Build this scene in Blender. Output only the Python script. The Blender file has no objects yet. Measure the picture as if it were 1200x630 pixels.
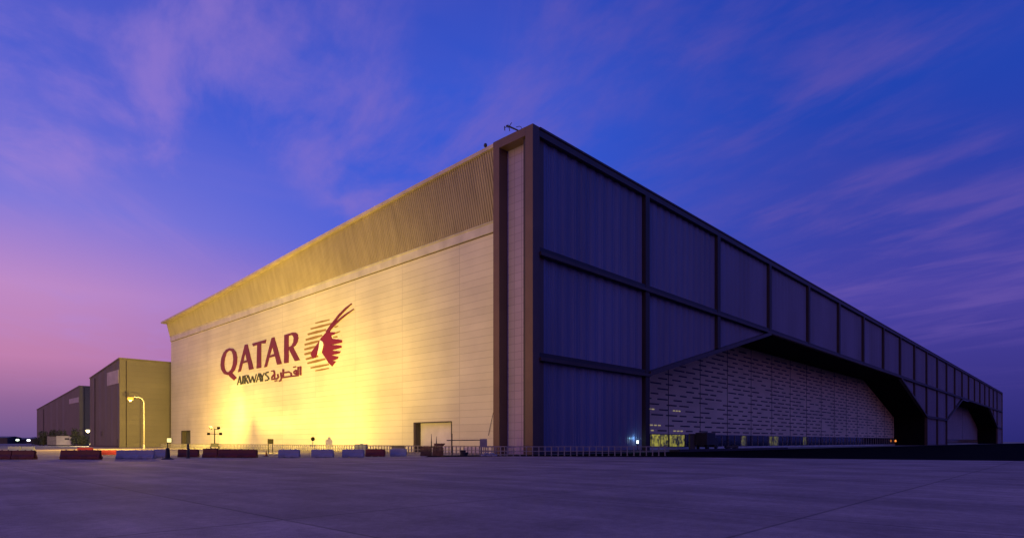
import bpy, bmesh, math, random
from mathutils import Vector, Matrix, noise
from mathutils.geometry import tessellate_polygon
random.seed(7)
scene = bpy.context.scene
col = scene.collection

# ---------------------------------------------------------------- camera, sky, sun, exposure
EYE = 1.6
cam_d = bpy.data.cameras.new('camera'); cam = bpy.data.objects.new('camera', cam_d); col.objects.link(cam)
cam.location = (0, 0, EYE); cam.rotation_euler = (math.radians(90), 0, 0)
cam_d.sensor_width = 36; cam_d.lens = 709/1200*36; cam_d.shift_y = 202/1200
cam_d.clip_start = .1; cam_d.clip_end = 8000
scene.camera = cam
scene.view_settings.view_transform = 'Standard'; scene.view_settings.look = 'None'
scene.view_settings.exposure = 0; scene.view_settings.gamma = 1
scene.cycles.use_denoising = True
scene.cycles.max_bounces = 6; scene.cycles.sample_clamp_indirect = 4

def lin(r, g, b):
    f = lambda c: (c/255/12.92 if c/255 <= .04045 else ((c/255+.055)/1.055)**2.4)
    return (f(r), f(g), f(b), 1)

SUN_EL, SUN_AZ = math.radians(3.0), math.atan2(-.35, -.94)     # afterglow: low, behind the camera's left shoulder
w = bpy.data.worlds.new('World'); scene.world = w; w.use_nodes = True
nt = w.node_tree; nt.nodes.clear()
def N(t, **k):
    n = nt.nodes.new(t)
    for a, v in k.items(): setattr(n, a, v)
    return n
LK = lambda a, b: nt.links.new(a, b)
def M(op, a, b=None, c=None):
    n = N('ShaderNodeMath', operation=op)
    for i, v in enumerate((a, b, c)):
        if v is None: continue
        if isinstance(v, (int, float)): n.inputs[i].default_value = v
        else: LK(v, n.inputs[i])
    return n.outputs[0]
def ramp(fac, stops):
    n = N('ShaderNodeValToRGB'); LK(fac, n.inputs[0]); el = n.color_ramp.elements
    while len(el) < len(stops): el.new(.5)
    for e, (p, c) in zip(el, stops): e.position = p; e.color = c
    return n.outputs[0]
def mixc(f, a, b, bt='MIX'):
    n = N('ShaderNodeMix', data_type='RGBA', blend_type=bt)
    if isinstance(f, (int, float)): n.inputs[0].default_value = f
    else: LK(f, n.inputs[0])
    for i, v in ((6, a), (7, b)):
        if isinstance(v, tuple): n.inputs[i].default_value = v
        else: LK(v, n.inputs[i])
    return n.outputs[2]
tc = N('ShaderNodeTexCoord'); sep = N('ShaderNodeSeparateXYZ'); LK(tc.outputs['Generated'], sep.inputs[0])
x, y, z = sep.outputs
hlen = M('SQRT', M('ADD', M('MULTIPLY', x, x), M('MULTIPLY', y, y)))
GX, GY = math.cos(SUN_AZ), math.sin(SUN_AZ)
g = M('DIVIDE', M('ADD', M('MULTIPLY', x, GX), M('MULTIPLY', y, GY)), M('MAXIMUM', hlen, .001))   # 1 towards the sunset, -1 away
zz = M('MAXIMUM', z, 0)
dark = ramp(zz, [(0, lin(42,40,112)), (.08, lin(58,52,134)), (.2, lin(70,64,162)), (.3, lin(46,62,168)), (.45, lin(30,66,176)), (.65, lin(23,58,168)), (1, lin(14,28,95))])
mid = ramp(zz, [(0, lin(76,64,150)), (.1, lin(88,74,176)), (.2, lin(76,88,206)), (.35, lin(54,90,214)), (.5, lin(42,84,206)), (.62, lin(34,70,186)), (1, lin(18,34,115))])
left = ramp(zz, [(0, lin(104,84,140)), (.05, lin(142,100,152)), (.11, lin(192,126,172)), (.2, lin(190,138,198)), (.3, lin(126,120,216)), (.43, lin(70,92,208)), (.55, lin(56,80,194)), (1, lin(26,42,128))])
glow = ramp(zz, [(0, lin(190,110,100)), (.06, lin(232,140,110)), (.14, lin(225,145,140)), (.26, lin(190,140,180)), (.45, lin(110,105,195)), (1, lin(40,55,145))])
def sstep(v, a, b):
    n = N('ShaderNodeMapRange', interpolation_type='SMOOTHSTEP'); LK(v, n.inputs[0])
    n.inputs[1].default_value = a; n.inputs[2].default_value = b
    return n.outputs[0]
sky = mixc(sstep(g, -.80, -.30), dark, mid)
sky = mixc(sstep(g, -.35, .36), sky, left)
sky = mixc(sstep(g, .42, .95), sky, glow)
# cirrus: noise on a flat layer high above, drawn out along the wind
zc = M('MAXIMUM', z, .06)
cu = M('DIVIDE', x, zc); cv_ = M('DIVIDE', y, zc)
def layer(ang, sx, sy, scale, det, lo, hi, off):
    ca, sa = math.cos(ang), math.sin(ang)
    cb = N('ShaderNodeCombineXYZ')
    LK(M('MULTIPLY', M('ADD', M('MULTIPLY', cu, ca), M('MULTIPLY', cv_, sa)), sx), cb.inputs[0])
    LK(M('MULTIPLY', M('SUBTRACT', M('MULTIPLY', cv_, ca), M('MULTIPLY', cu, sa)), sy), cb.inputs[1])
    cb.inputs[2].default_value = off
    nz = N('ShaderNodeTexNoise'); LK(cb.outputs[0], nz.inputs['Vector'])
    nz.inputs['Scale'].default_value = scale; nz.inputs['Detail'].default_value = det
    nz.inputs['Roughness'].default_value = .58; nz.inputs['Distortion'].default_value = .28
    return sstep(nz.outputs[0], lo, hi)
wisps = M('MULTIPLY', layer(math.radians(97), .22, 1.5, 1.7, 7, .46, .72, 3.1), layer(.4, .5, .5, .75, 2, .44, .60, 8.7))
bank = M('MULTIPLY', layer(math.radians(120), .55, 1.1, 2.4, 8, .40, .72, 21.3), layer(math.radians(125), .5, .8, .62, 2, .47, .60, 40.0))
veil = layer(math.radians(25), .35, .9, .62, 5, .47, .70, 12.4)
ccol = mixc(sstep(g, -.7, .4), lin(112,88,172), lin(180,138,212))
fade = sstep(z, .04, .2)
sky = mixc(M('MULTIPLY', M('MULTIPLY', wisps, .26), fade), sky, ccol)
sky = mixc(M('MULTIPLY', M('MULTIPLY', bank, .46), fade), sky, ccol)
sky = mixc(M('MULTIPLY', M('MULTIPLY', veil, .12), fade), sky, ccol)
below = sstep(z, -.02, 0)
sky = mixc(below, lin(20,16,30), sky)
bg1 = N('ShaderNodeBackground'); LK(sky, bg1.inputs[0]); bg1.inputs[1].default_value = 1
st = N('ShaderNodeTexSky', sky_type='NISHITA'); st.sun_disc = False; st.sun_elevation = math.radians(-3)
st.sun_rotation = math.pi/2 - SUN_AZ
bg2 = N('ShaderNodeBackground'); LK(st.outputs[0], bg2.inputs[0]); bg2.inputs[1].default_value = .05
ad = N('ShaderNodeAddShader'); LK(bg1.outputs[0], ad.inputs[0]); LK(bg2.outputs[0], ad.inputs[1])
wo = N('ShaderNodeOutputWorld'); LK(ad.outputs[0], wo.inputs[0])

sun_d = bpy.data.lights.new('sun', 'SUN'); sun = bpy.data.objects.new('sun', sun_d); col.objects.link(sun)
sun_d.energy = .26; sun_d.angle = math.radians(20); sun_d.color = (1, .52, .34)
sv = Vector((math.cos(SUN_EL)*GX, math.cos(SUN_EL)*GY, math.sin(SUN_EL)))
sun.rotation_euler = sv.to_track_quat('Z', 'Y').to_euler()

# ---------------------------------------------------------------- helpers
def mat(name, base, rough=.6, metal=0, var=.12, vscale=.4, bump=0, bscale=4, spec=.5, emit=None, estr=0, stretch=(1,1,1), alpha=1):
    m = bpy.data.materials.new(name); m.use_nodes = True
    t = m.node_tree; b = t.nodes['Principled BSDF']
    b.inputs['Roughness'].default_value = rough; b.inputs['Metallic'].default_value = metal
    b.inputs['Specular IOR Level'].default_value = spec
    co = t.nodes.new('ShaderNodeTexCoord'); mp = t.nodes.new('ShaderNodeMapping'); mp.inputs['Scale'].default_value = stretch
    t.links.new(co.outputs['Object'], mp.inputs[0])
    nz = t.nodes.new('ShaderNodeTexNoise'); nz.inputs['Scale'].default_value = vscale; nz.inputs['Detail'].default_value = 6
    t.links.new(mp.outputs[0], nz.inputs['Vector'])
    cr = t.nodes.new('ShaderNodeValToRGB'); t.links.new(nz.outputs[0], cr.inputs[0])
    lo = [max(0, c*(1-var*1.6)) for c in base]; hi = [min(1, c*(1+var*1.2)) for c in base]
    cr.color_ramp.elements[0].position = .3; cr.color_ramp.elements[1].position = .7
    cr.color_ramp.elements[0].color = (*lo, 1); cr.color_ramp.elements[1].color = (*hi, 1)
    t.links.new(cr.outputs[0], b.inputs['Base Color'])
    if bump:
        n2 = t.nodes.new('ShaderNodeTexNoise'); n2.inputs['Scale'].default_value = bscale; n2.inputs['Detail'].default_value = 5
        t.links.new(co.outputs['Object'], n2.inputs['Vector'])
        bp = t.nodes.new('ShaderNodeBump'); bp.inputs['Strength'].default_value = bump; bp.inputs['Distance'].default_value = .05
        t.links.new(n2.outputs[0], bp.inputs['Height']); t.links.new(bp.outputs[0], b.inputs['Normal'])
    if emit:
        b.inputs['Emission Color'].default_value = (*emit, 1); b.inputs['Emission Strength'].default_value = estr
    return m

class MB:
    """Collects shapes and links them as one mesh object."""
    def __init__(s): s.v = []; s.f = []
    def quad(s, *p):
        i = len(s.v); s.v += [tuple(q) for q in p]; s.f.append(tuple(range(i, i+len(p))))
    def box(s, x0, x1, y0, y1, z0, z1):
        i = len(s.v)
        s.v += [(x0,y0,z0),(x1,y0,z0),(x1,y1,z0),(x0,y1,z0),(x0,y0,z1),(x1,y0,z1),(x1,y1,z1),(x0,y1,z1)]
        s.f += [tuple(i+k for k in q) for q in ((0,3,2,1),(4,5,6,7),(0,1,5,4),(1,2,6,5),(2,3,7,6),(3,0,4,7))]
    def prism(s, poly, p0, p1, axis):
        """poly of 2-D points pushed along an axis from p0 to p1."""
        def mk(u, v, q): return {'x': (q,u,v), 'y': (u,q,v), 'z': (u,v,q)}[axis]
        i = len(s.v); n = len(poly)
        s.v += [mk(u, v, p0) for u, v in poly] + [mk(u, v, p1) for u, v in poly]
        s.f += [tuple(i+k for k in range(n)), tuple(i+n+k for k in reversed(range(n)))]
        s.f += [(i+k, i+n+k, i+n+(k+1) % n, i+(k+1) % n) for k in range(n)]
    def tube(s, pts, r, n=8):
        pts = [Vector(p) for p in pts]; rs = r if isinstance(r, (list, tuple)) else [r]*len(pts)
        i = len(s.v)
        for k, p in enumerate(pts):
            d = (pts[min(k+1, len(pts)-1)]-pts[max(k-1, 0)]).normalized()
            a = d.cross(Vector((0,0,1)) if abs(d.z) < .95 else Vector((1,0,0))).normalized(); b = d.cross(a)
            for j in range(n):
                t = 2*math.pi*j/n; s.v.append(tuple(p+(a*math.cos(t)+b*math.sin(t))*rs[k]))
        for k in range(len(pts)-1):
            for j in range(n):
                s.f.append((i+k*n+j, i+k*n+(j+1) % n, i+(k+1)*n+(j+1) % n, i+(k+1)*n+j))
        s.f.append(tuple(i+j for j in range(n))); m = i+(len(pts)-1)*n
        s.f.append(tuple(m+j for j in reversed(range(n))))
    def lathe(s, prof, c=(0,0,0), n=16):
        i = len(s.v)
        for r, h in prof:
            for j in range(n):
                t = 2*math.pi*j/n; s.v.append((c[0]+r*math.cos(t), c[1]+r*math.sin(t), c[2]+h))
        for k in range(len(prof)-1):
            for j in range(n):
                s.f.append((i+k*n+j, i+k*n+(j+1) % n, i+(k+1)*n+(j+1) % n, i+(k+1)*n+j))
        s.f.append(tuple(i+j for j in reversed(range(n)))); m = i+(len(prof)-1)*n
        s.f.append(tuple(m+j for j in range(n)))
    def build(s, name, m, parent=None, smooth=False, bevel=0):
        me = bpy.data.meshes.new(name); me.from_pydata(s.v, [], s.f)
        bm = bmesh.new(); bm.from_mesh(me); bmesh.ops.recalc_face_normals(bm, faces=bm.faces); bm.to_mesh(me); bm.free()
        me.materials.append(m)
        o = bpy.data.objects.new(name, me); col.objects.link(o)
        if parent: o.parent = parent
        if smooth:
            for p in me.polygons: p.use_smooth = True
        if bevel:
            b = o.modifiers.new('bevel', 'BEVEL'); b.width = bevel; b.segments = 2; b.limit_method = 'ANGLE'
        return o

def tag(o, label, cat, group=None):
    o['label'] = label; o['category'] = cat
    if group: o['group'] = group
    return o
def thing(name, label, cat, loc=(0,0,0), rz=0, group=None):
    o = bpy.data.objects.new(name, None); col.objects.link(o); o.empty_display_size = .3
    o.location = loc; o.rotation_euler = (0,0,rz)
    return tag(o, label, cat, group)
def copy_tree(o, loc=None, rz=None, label=None, group=None, parent=None):
    c = o.copy(); col.objects.link(c)
    if parent: c.parent = parent
    for ch in [q for q in o.children]: copy_tree(ch, parent=c)
    if loc: c.location = loc
    if rz is not None: c.rotation_euler = (0,0,rz)
    if label: c['label'] = label
    if group: c['group'] = group
    return c
def X(px, depth): return (px-600)/709*depth         # sideways metres of something seen in column px at that depth

# ground frame of the hangar: x runs along its gate side, y along its floodlit side
CX0, CY0 = 24.4/709*73.07, 73.07
RX, RY = 675/978.94, 709/978.94
HROT = math.atan2(RY, RX)
def W(a, b, z=0): return Vector((CX0+a*RX-b*RY, CY0+a*RY+b*RX, z))

# ---------------------------------------------------------------- materials
def panel_wall(name, base, pz, ph, axis='Y', rough=.45, tint=.08, jw=.05, jc=.24, metal=0.0, off=0.0):
    """flat sheet cladding with narrow joints every pz metres up and every ph metres along"""
    m = mat(name, base, rough, metal, var=.07, vscale=.15)
    t = m.node_tree; b = t.nodes['Principled BSDF']
    def nn(ty, **k):
        n = t.nodes.new(ty)
        for a, v in k.items(): setattr(n, a, v)
        return n
    def mm(op, a, c):
        n = nn('ShaderNodeMath', operation=op)
        for i, v in enumerate((a, c)):
            if isinstance(v, (int, float)): n.inputs[i].default_value = v
            else: t.links.new(v, n.inputs[i])
        return n.outputs[0]
    co = nn('ShaderNodeTexCoord'); sp = nn('ShaderNodeSeparateXYZ'); t.links.new(co.outputs['Object'], sp.inputs[0])
    u = mm('DIVIDE', mm('ADD', sp.outputs[axis], off), ph); v = mm('DIVIDE', sp.outputs['Z'], pz)
    ju = mm('LESS_THAN', mm('FRACT', u, 0), jw*1.6/ph)
    jv = mm('LESS_THAN', mm('FRACT', v, 0), jw/pz)
    j = mm('MAXIMUM', ju, jv)
    cb = nn('ShaderNodeCombineXYZ'); t.links.new(mm('FLOOR', u, 0), cb.inputs[0]); t.links.new(mm('FLOOR', v, 0), cb.inputs[1])
    wn = nn('ShaderNodeTexWhiteNoise'); t.links.new(cb.outputs[0], wn.inputs['Vector'])
    val = mm('SUBTRACT', mm('ADD', mm('MULTIPLY', wn.outputs['Value'], tint), 1-tint/2), mm('MULTIPLY', j, jc))
    hs = nn('ShaderNodeMix', data_type='RGBA', blend_type='MULTIPLY'); hs.inputs[0].default_value = 1
    src = b.inputs['Base Color'].links[0].from_socket
    t.links.new(src, hs.inputs[6]); t.links.new(val, hs.inputs[7]); t.links.new(hs.outputs[2], b.inputs['Base Color'])
    bp = nn('ShaderNodeBump'); bp.inputs['Strength'].default_value = .6; bp.inputs['Distance'].default_value = .03
    inv = mm('SUBTRACT', 1, j); t.links.new(inv, bp.inputs['Height'])
    # slight oil-canning of the sheets
    n2 = nn('ShaderNodeTexNoise'); n2.inputs['Scale'].default_value = .5; t.links.new(co.outputs['Object'], n2.inputs['Vector'])
    b2 = nn('ShaderNodeBump'); b2.inputs['Strength'].default_value = .25; b2.inputs['Distance'].default_value = .05
    t.links.new(n2.outputs[0], b2.inputs['Height']); t.links.new(bp.outputs[0], b2.inputs['Normal']); t.links.new(b2.outputs[0], b.inputs['Normal'])
    return m

m_wall = panel_wall('wall_cladding', (.68,.63,.50), 1.0, 13.62, off=-2.6)
m_ledge = mat('ledge_metal', (.60,.56,.48), .4)
m_fascia = mat('fascia_metal', (.36,.30,.21), .45, var=.10, vscale=.8, stretch=(1,1,.1))
m_cap = mat('roof_edge_metal', (.55,.46,.38), .4)
m_roof = mat('roof_sheet', (.3,.3,.32), .5)
m_frame = mat('frame_metal', (.125,.072,.05), .42, var=.10, vscale=.3)
m_dkframe = mat('dark_frame_metal', (.035,.024,.028), .5)
m_poly = mat('polycarbonate', (.15,.165,.29), .38, var=.14, vscale=.12, stretch=(1,1,.25), spec=.6)
m_strip = panel_wall('strip_polycarbonate', (.36,.29,.43), 1.0, 1.27, rough=.25, jw=.06, off=-1.9)
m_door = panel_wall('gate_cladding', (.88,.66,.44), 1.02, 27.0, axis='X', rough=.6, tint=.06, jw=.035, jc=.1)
m_slot = mat('slot_dark', (.05,.045,.06), .6)
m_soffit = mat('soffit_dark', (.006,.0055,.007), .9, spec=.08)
m_glass = mat('gate_glass', (.02,.03,.05), .08, spec=.9, var=.3, vscale=.2)
m_roller = mat('roller_door', (.62,.58,.62), .4)
m_rollerd = mat('roller_door_dark', (.10,.11,.07), .45)
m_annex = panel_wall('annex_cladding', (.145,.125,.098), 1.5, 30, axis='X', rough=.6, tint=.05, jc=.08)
m_annex_patch = mat('louvre_panel', (.46,.42,.40), .5)
m_maroon = mat('maroon_paint', (.13,.008,.018), .4, var=.05)
m_red = mat('bright_red_paint', (.16,.006,.016), .4, var=.05)
m_olive = mat('grey_green_paint', (.03,.034,.012), .5, var=.05)
m_gold = mat('gold_paint', (.26,.155,.035), .45, var=.05)
m_white = mat('white_paint', (.8,.78,.75), .4, var=.04)
m_redpl = mat('red_plastic', (.15,.014,.011), .45, var=.25, vscale=1.5)
m_whpl = mat('white_plastic', (.31,.32,.35), .45, var=.12, vscale=1.5)
m_steel = mat('galvanised_steel', (.26,.245,.23), .4, metal=.3, var=.15, vscale=2)
m_black = mat('black_rubber', (.018,.017,.018), .7)
m_dark = mat('dark_painted_steel', (.04,.036,.034), .5)
m_wood = mat('weathered_timber', (.20,.10,.045), .7, var=.3, vscale=2)
m_annex_roof = mat('annex_roof_metal', (.14,.12,.09), .6)
m_matt = mat('silhouette_black', (.008,.007,.007), .95, spec=.05)  # silhouette shade of lamp housings and stands, put into a near-black colour
m_beam = mat('shaded_beam_metal', (.075,.045,.036), .45)  # darker copy of the frame metal, gate side shade put into its colour
m_post = mat('shaded_post_metal', (.045,.027,.022), .5)  # frame metal darkened, so the posts' shade is in the colour
m_door2 = panel_wall('dimmed_gate_cladding', (.42,.31,.30), 1.02, 27.0, axis='X', rough=.5)  # same wall as the near gate, with its dimmer light put into the colour
m_cabin = mat('cabin_paint', (.66,.60,.48), .5)
m_leaf = mat('dusty_leaves', (.05,.055,.03), .7, var=.4, vscale=3)
m_bark = mat('bark', (.09,.06,.04), .8)
m_orange = mat('orange_plastic', (.55,.13,.02), .5)

def lamp_mat(name, c, s):
    m = bpy.data.materials.new(name); m.use_nodes = True; b = m.node_tree.nodes['Principled BSDF']
    b.inputs['Base Color'].default_value = (.02,.02,.02,1); b.inputs['Emission Color'].default_value = (*c, 1); b.inputs['Emission Strength'].default_value = s
    return m
m_sodium = lamp_mat('sodium_lamp', (1,.36,.03), 2.4)
m_halide = lamp_mat('halide_lamp', (1,.93,.62), 10)
m_marker = lamp_mat('marker_lamp', (1,.84,.3), 1.6)
m_roomdim = None
m_far = lamp_mat('far_lamp', (1,.84,.42), 3)
m_cold = lamp_mat('cold_lamp', (.75,.95,1), 3)
m_green = lamp_mat('greenish_lamp', (.8,1,.75), 6)
m_bluew = lamp_mat('bluish_lamp', (.8,.9,1), 8)
m_amber = lamp_mat('amber_lamp', (1,.28,.05), 1.2)
m_slotlit = lamp_mat('lit_slot', (1,.85,.45), .28)
def lit_room(strength):
    m = bpy.data.materials.new('lit_room'); m.use_nodes = True; t = m.node_tree; b = t.nodes['Principled BSDF']
    b.inputs['Base Color'].default_value = (.2,.2,.15,1)
    co = t.nodes.new('ShaderNodeTexCoord'); n = t.nodes.new('ShaderNodeTexNoise'); n.inputs['Scale'].default_value = 1.3; n.inputs['Detail'].default_value = 6
    t.links.new(co.outputs['Object'], n.inputs['Vector'])
    r = t.nodes.new('ShaderNodeValToRGB'); t.links.new(n.outputs[0], r.inputs[0])
    r.color_ramp.elements[0].position = .38; r.color_ramp.elements[0].color = (.02,.02,.0,1)
    r.color_ramp.elements[1].position = .66; r.color_ramp.elements[1].color = (.75,.68,.06,1)
    t.links.new(r.outputs[0], b.inputs['Emission Color']); b.inputs['Emission Strength'].default_value = strength
    return m
m_room = lit_room(.40); m_roomdim = lit_room(.14)

# ---------------------------------------------------------------- ground
def sheet(name, pts, z, m, rot=0, origin=(0,0)):
    """a flat polygon given in world metres, stored in its own rotated frame"""
    c, s = math.cos(-rot), math.sin(-rot)
    loc = [((px-origin[0])*c-(py-origin[1])*s, (px-origin[0])*s+(py-origin[1])*c, 0) for px, py in pts]
    mb = MB(); mb.quad(*loc); o = mb.build(name, m)
    if o.data.polygons[0].normal.z < 0: o.data.flip_normals()
    o.location = (origin[0], origin[1], z); o.rotation_euler = (0,0,rot); o['kind'] = 'structure'
    return o
m_sand = mat('sand_ground', (.34,.29,.22), .9, var=.25, vscale=.15, bump=.4, bscale=1.5)
m_asph = mat('asphalt', (.006,.0055,.006), 1.0, var=.2, vscale=.3, bump=.2, spec=.02)
def apron_mat():
    m = mat('apron_concrete', (.53,.385,.335), .8, var=.10, vscale=.35, bump=.25, bscale=14, spec=.25)
    t = m.node_tree; b = t.nodes['Principled BSDF']
    co = t.nodes.new('ShaderNodeTexCoord')
    src = b.inputs['Base Color'].links[0].from_socket
    def mul(src, fac_socket):
        n = t.nodes.new('ShaderNodeMix'); n.data_type = 'RGBA'; n.blend_type = 'MULTIPLY'; n.inputs[0].default_value = 1
        t.links.new(src, n.inputs[6]); t.links.new(fac_socket, n.inputs[7]); return n.outputs[2]
    def rmp(s, p0, v0, p1, v1):
        r = t.nodes.new('ShaderNodeValToRGB'); t.links.new(s, r.inputs[0])
        r.color_ramp.elements[0].position = p0; r.color_ramp.elements[0].color = (v0,v0,v0,1)
        r.color_ramp.elements[1].position = p1; r.color_ramp.elements[1].color = (v1,v1,v1,1); return r.outputs[0]
    br = t.nodes.new('ShaderNodeTexBrick'); br.offset = 0; br.inputs['Scale'].default_value = 1
    br.inputs['Brick Width'].default_value = 7.5; br.inputs['Row Height'].default_value = 7.5; br.inputs['Mortar Size'].default_value = .045
    br.inputs['Mortar Smooth'].default_value = .3; br.inputs['Bias'].default_value = 0
    br.inputs['Color1'].default_value = (.9,.9,.9,1); br.inputs['Color2'].default_value = (1.06,1.06,1.06,1); br.inputs['Mortar'].default_value = (.54,.54,.54,1)
    t.links.new(co.outputs['Object'], br.inputs['Vector'])
    s1 = mul(src, br.outputs['Color'])
    # drawn-out tyre and water marks
    for ang, sc, lo, hi, st in ((.9, .5, .86, 1.05, (1,.06,1)), (-.5, .4, .88, 1.05, (1,.05,1)), (.0, 5.0, .88, 1.08, (1,1,1)), (.0, 40.0, .82, 1.16, (1,1,1)), (.3, .9, .80, 1.0, (1,.5,1)), (1.2, .22, .86, 1.1, (1,1,1)), (.9, 1.6, .90, 1.04, (1,.02,1))):
        mp = t.nodes.new('ShaderNodeMapping'); mp.inputs['Rotation'].default_value = (0,0,ang); mp.inputs['Scale'].default_value = st
        t.links.new(co.outputs['Object'], mp.inputs[0])
        n = t.nodes.new('ShaderNodeTexNoise'); n.inputs['Scale'].default_value = sc; n.inputs['Detail'].default_value = 5
        t.links.new(mp.outputs[0], n.inputs['Vector'])
        s1 = mul(s1, rmp(n.outputs[0], .35, lo, .65, hi))
    t.links.new(s1, b.inputs['Base Color'])
    return m
m_apron = apron_mat()
sheet('ground', [(-3500,-3500),(3500,-3500),(3500,3500),(-3500,3500)], 0, m_sand)
edge = [(-900,-30),(-120,45),(-45,52.6),(-24,56.8),(-8,62.5),(0,65.2),(17,61.5),(41.7,49.6),(90,22),(900,-420)]
sheet('apron', edge+[(900,-900),(-900,-900)], .02, m_apron, HROT, (-4.62,12.25))
wl = [W(2.4,-1.2), W(1200,-1.2)]
sheet('service_road', [(-9,62.2),(0,65.6),(17,62),(42,50),(90,22.5),(900,-420),(2500,200)]+[(wl[1].x,wl[1].y),(wl[0].x,wl[0].y),(-9.5,70)], .008, m_asph)

# ---------------------------------------------------------------- hangar
hangar = thing('hangar', 'huge aircraft hangar with a floodlit cream side and a dark gridded gate side', 'hangar', W(0,0,0), HROT)
LEN, DEP, BAY, P0 = 556.0, 138.6, 24.65, 1.7
def pk(k): return LEN-.6 if k == 22 else P0+BAY*k
ZT = [(0,40),(6.8,39.86),(14,39.62),(24.5,39.32),(34,38.98),(46,38.55),(58.8,38.03),(77,37.2),(95.4,36.35),(116,35.6),(139,34.9)]
def zt(b):
    for (b0,z0),(b1,z1) in zip(ZT, ZT[1:]):
        if b <= b1: return z0+(z1-z0)*(b-b0)/(b1-b0)
    return ZT[-1][1]
bs = [0, 3, 6.8]+[6.8+(DEP-6.8)*i/40 for i in range(1, 41)]

# floodlit side: wall with two door openings
mb = MB(); wa = 2.6
D1, D2, DH = (17.9, 26.9), (123.4, 130.2), 4.55
def wq(b0, b1, z0, z1): mb.box(wa, wa+.5, b0, b1, z0, z1)
wq(6.6, D1[0], 0, DH); wq(D1[1], D2[0], 0, DH); wq(D2[1], DEP, 0, DH); wq(6.6, DEP, DH+.0005, 31.3)
mb.box(3, LEN-.3, DEP-.5, DEP, 0, 34.2); mb.box(LEN-.8, LEN-.3, 1.3, DEP-.51, 0, 34)
mb.build('wall', m_wall, hangar)
mb = MB()
mb.box(2.36, 2.62, 6.9, DEP+.05, 29.72, 31.1); mb.box(2.22, 2.37, 6.9, DEP+.05, 31.0, 31.16)
mb.build('ledge', m_ledge, hangar)
mb = MB(); mb.box(2.55, 2.62, 6.9, DEP, 29.6, 29.7); mb.build('ledge_gap', m_frame, hangar)
# fascia: ribbed sheet leaning outwards as it rises
mb = MB(); n = int((DEP-6.9)/.44); prev = None
for i in range(n+1):
    for q, off in ((0, 0), (.17, 0), (.22, .12), (.39, .12)):
        b = 6.9+i*.44+q
        if b > DEP: continue
        z1 = zt(b)-.42; zb = 31.12; ab, at = 2.3-off, 2.3-.235*(z1-zb)-off
        cur = ((ab, b, zb), (at, b, z1))
        if prev: mb.quad(prev[0], cur[0], cur[1], prev[1])
        prev = cur
mb.quad((2.3,DEP,31.12),(2.3-.235*(zt(DEP)-.42-31.12),DEP,zt(DEP)-.42),(4,DEP,zt(DEP)-.42),(4,DEP,31.12))
mb.build('fascia', m_fascia, hangar)
mb = MB()
for b0, b1 in zip(bs[2:], bs[3:]):
    for z0, z1, a0, a1 in ((zt(b0), zt(b1), -.02, 3),):
        p = [(a0,b0,z0-.46),(a0,b1,z1-.46),(a0,b1,z1),(a0,b0,z0)]; q = [(a1,b0,z0-.46),(a1,b1,z1-.46),(a1,b1,z1),(a1,b0,z0)]
        mb.quad(*p); mb.quad(p[3],p[2],q[2],q[3]); mb.quad(p[0],q[0],q[1],p[1])
mb.quad((-.02,DEP,zt(DEP)-.46),(3,DEP,zt(DEP)-.46),(3,DEP,zt(DEP)),(-.02,DEP,zt(DEP)))
mb.build('roof_edge', m_cap, hangar)
mb = MB()
for b0, b1 in zip(bs, bs[1:]):
    z0, z1 = zt(b0)-.02, zt(b1)-.02
    a0 = 3 if b0 >= 6.8 else .8
    mb.quad((a0,max(b0,.8),z0),(LEN-.3,max(b0,.8),z0),(LEN-.3,b1,z1),(a0,b1,z1))
mb.build('roof', m_roof, hangar)

# corner bay on the floodlit side
mb = MB(); mb.box(0, 1.25, 0, 1.25, 0, 40); mb.build('corner_column', m_frame, hangar, bevel=.03)
mb = MB(); mb.box(.45, 2.2, 1.252, 1.95, 0, 38.95); mb.build('column_flange', m_dkframe, hangar)
mb = MB(); mb.box(1.252, 2.6, .5, 1.15, 0, 39.0); mb.build('column_flange', m_frame, hangar)
mb = MB(); mb.box(0, 2.4, 5.72, 6.82, 0, 40); mb.build('side_column', m_frame, hangar, bevel=.03)
mb = MB(); mb.box(.003, 1.5, 1.252, 5.718, 38.95, 39.997); mb.build('head_beam', m_frame, hangar)
mb = MB(); mb.box(1.5, 1.7, 1.95, 5.718, 0, 38.95); mb.build('side_glazing', m_strip, hangar)

# gate side: grid of posts and beams, ribbed translucent panels set back between them
Z1, Z2 = 24.9, 12.0
GATES = ((1, 10), (12, 21))
def zlow(a):
    """height of the lowest solid edge above position a: the gates' chamfered heads, else the ground"""
    for k0, k1 in GATES:
        a0, a1, h0, h1 = pk(k0), pk(k1), pk(k0+2), pk(k1-2)
        if a0 < a < a1:
            if a < h0: return Z2+(Z1-.5-Z2)*(a-a0)/(h0-a0)
            if a > h1: return Z2+(Z1-.5-Z2)*(a1-a)/(a1-h1)
            return Z1-.5
    return 0
for k in range(1, 22):
    a = pk(k); lo = 0 if k in (1,10,11,12,21) else zlow(a)+.3
    mb = MB(); mb.box(a-.58, a+.58, 0, .95, lo, 38.9); mb.build('post', m_post, hangar)
mb = MB(); mb.box(LEN-1.2, LEN, 0, 1.2, 0, 40); mb.build('end_column', m_frame, hangar)
mb = MB(); mb.box(1.252, LEN-1.2, .003, 1.25, 38.9, 39.75); mb.box(1.252, LEN-1.2, -.12, 1.3, 39.752, 40.0); mb.build('head_beam', m_beam, hangar)
def beam(a0, a1, zc, name='cross_beam'):
    mb = MB(); mb.box(a0, a1, -.22, .5, zc-.5, zc-.08); mb.build(name, m_beam, hangar)
    mb = MB(); mb.box(a0, a1, .06, .9, zc-.078, zc+.5); mb.build('beam_web', m_dkframe, hangar)
beam(1.3, LEN-1.2, Z1)
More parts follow.
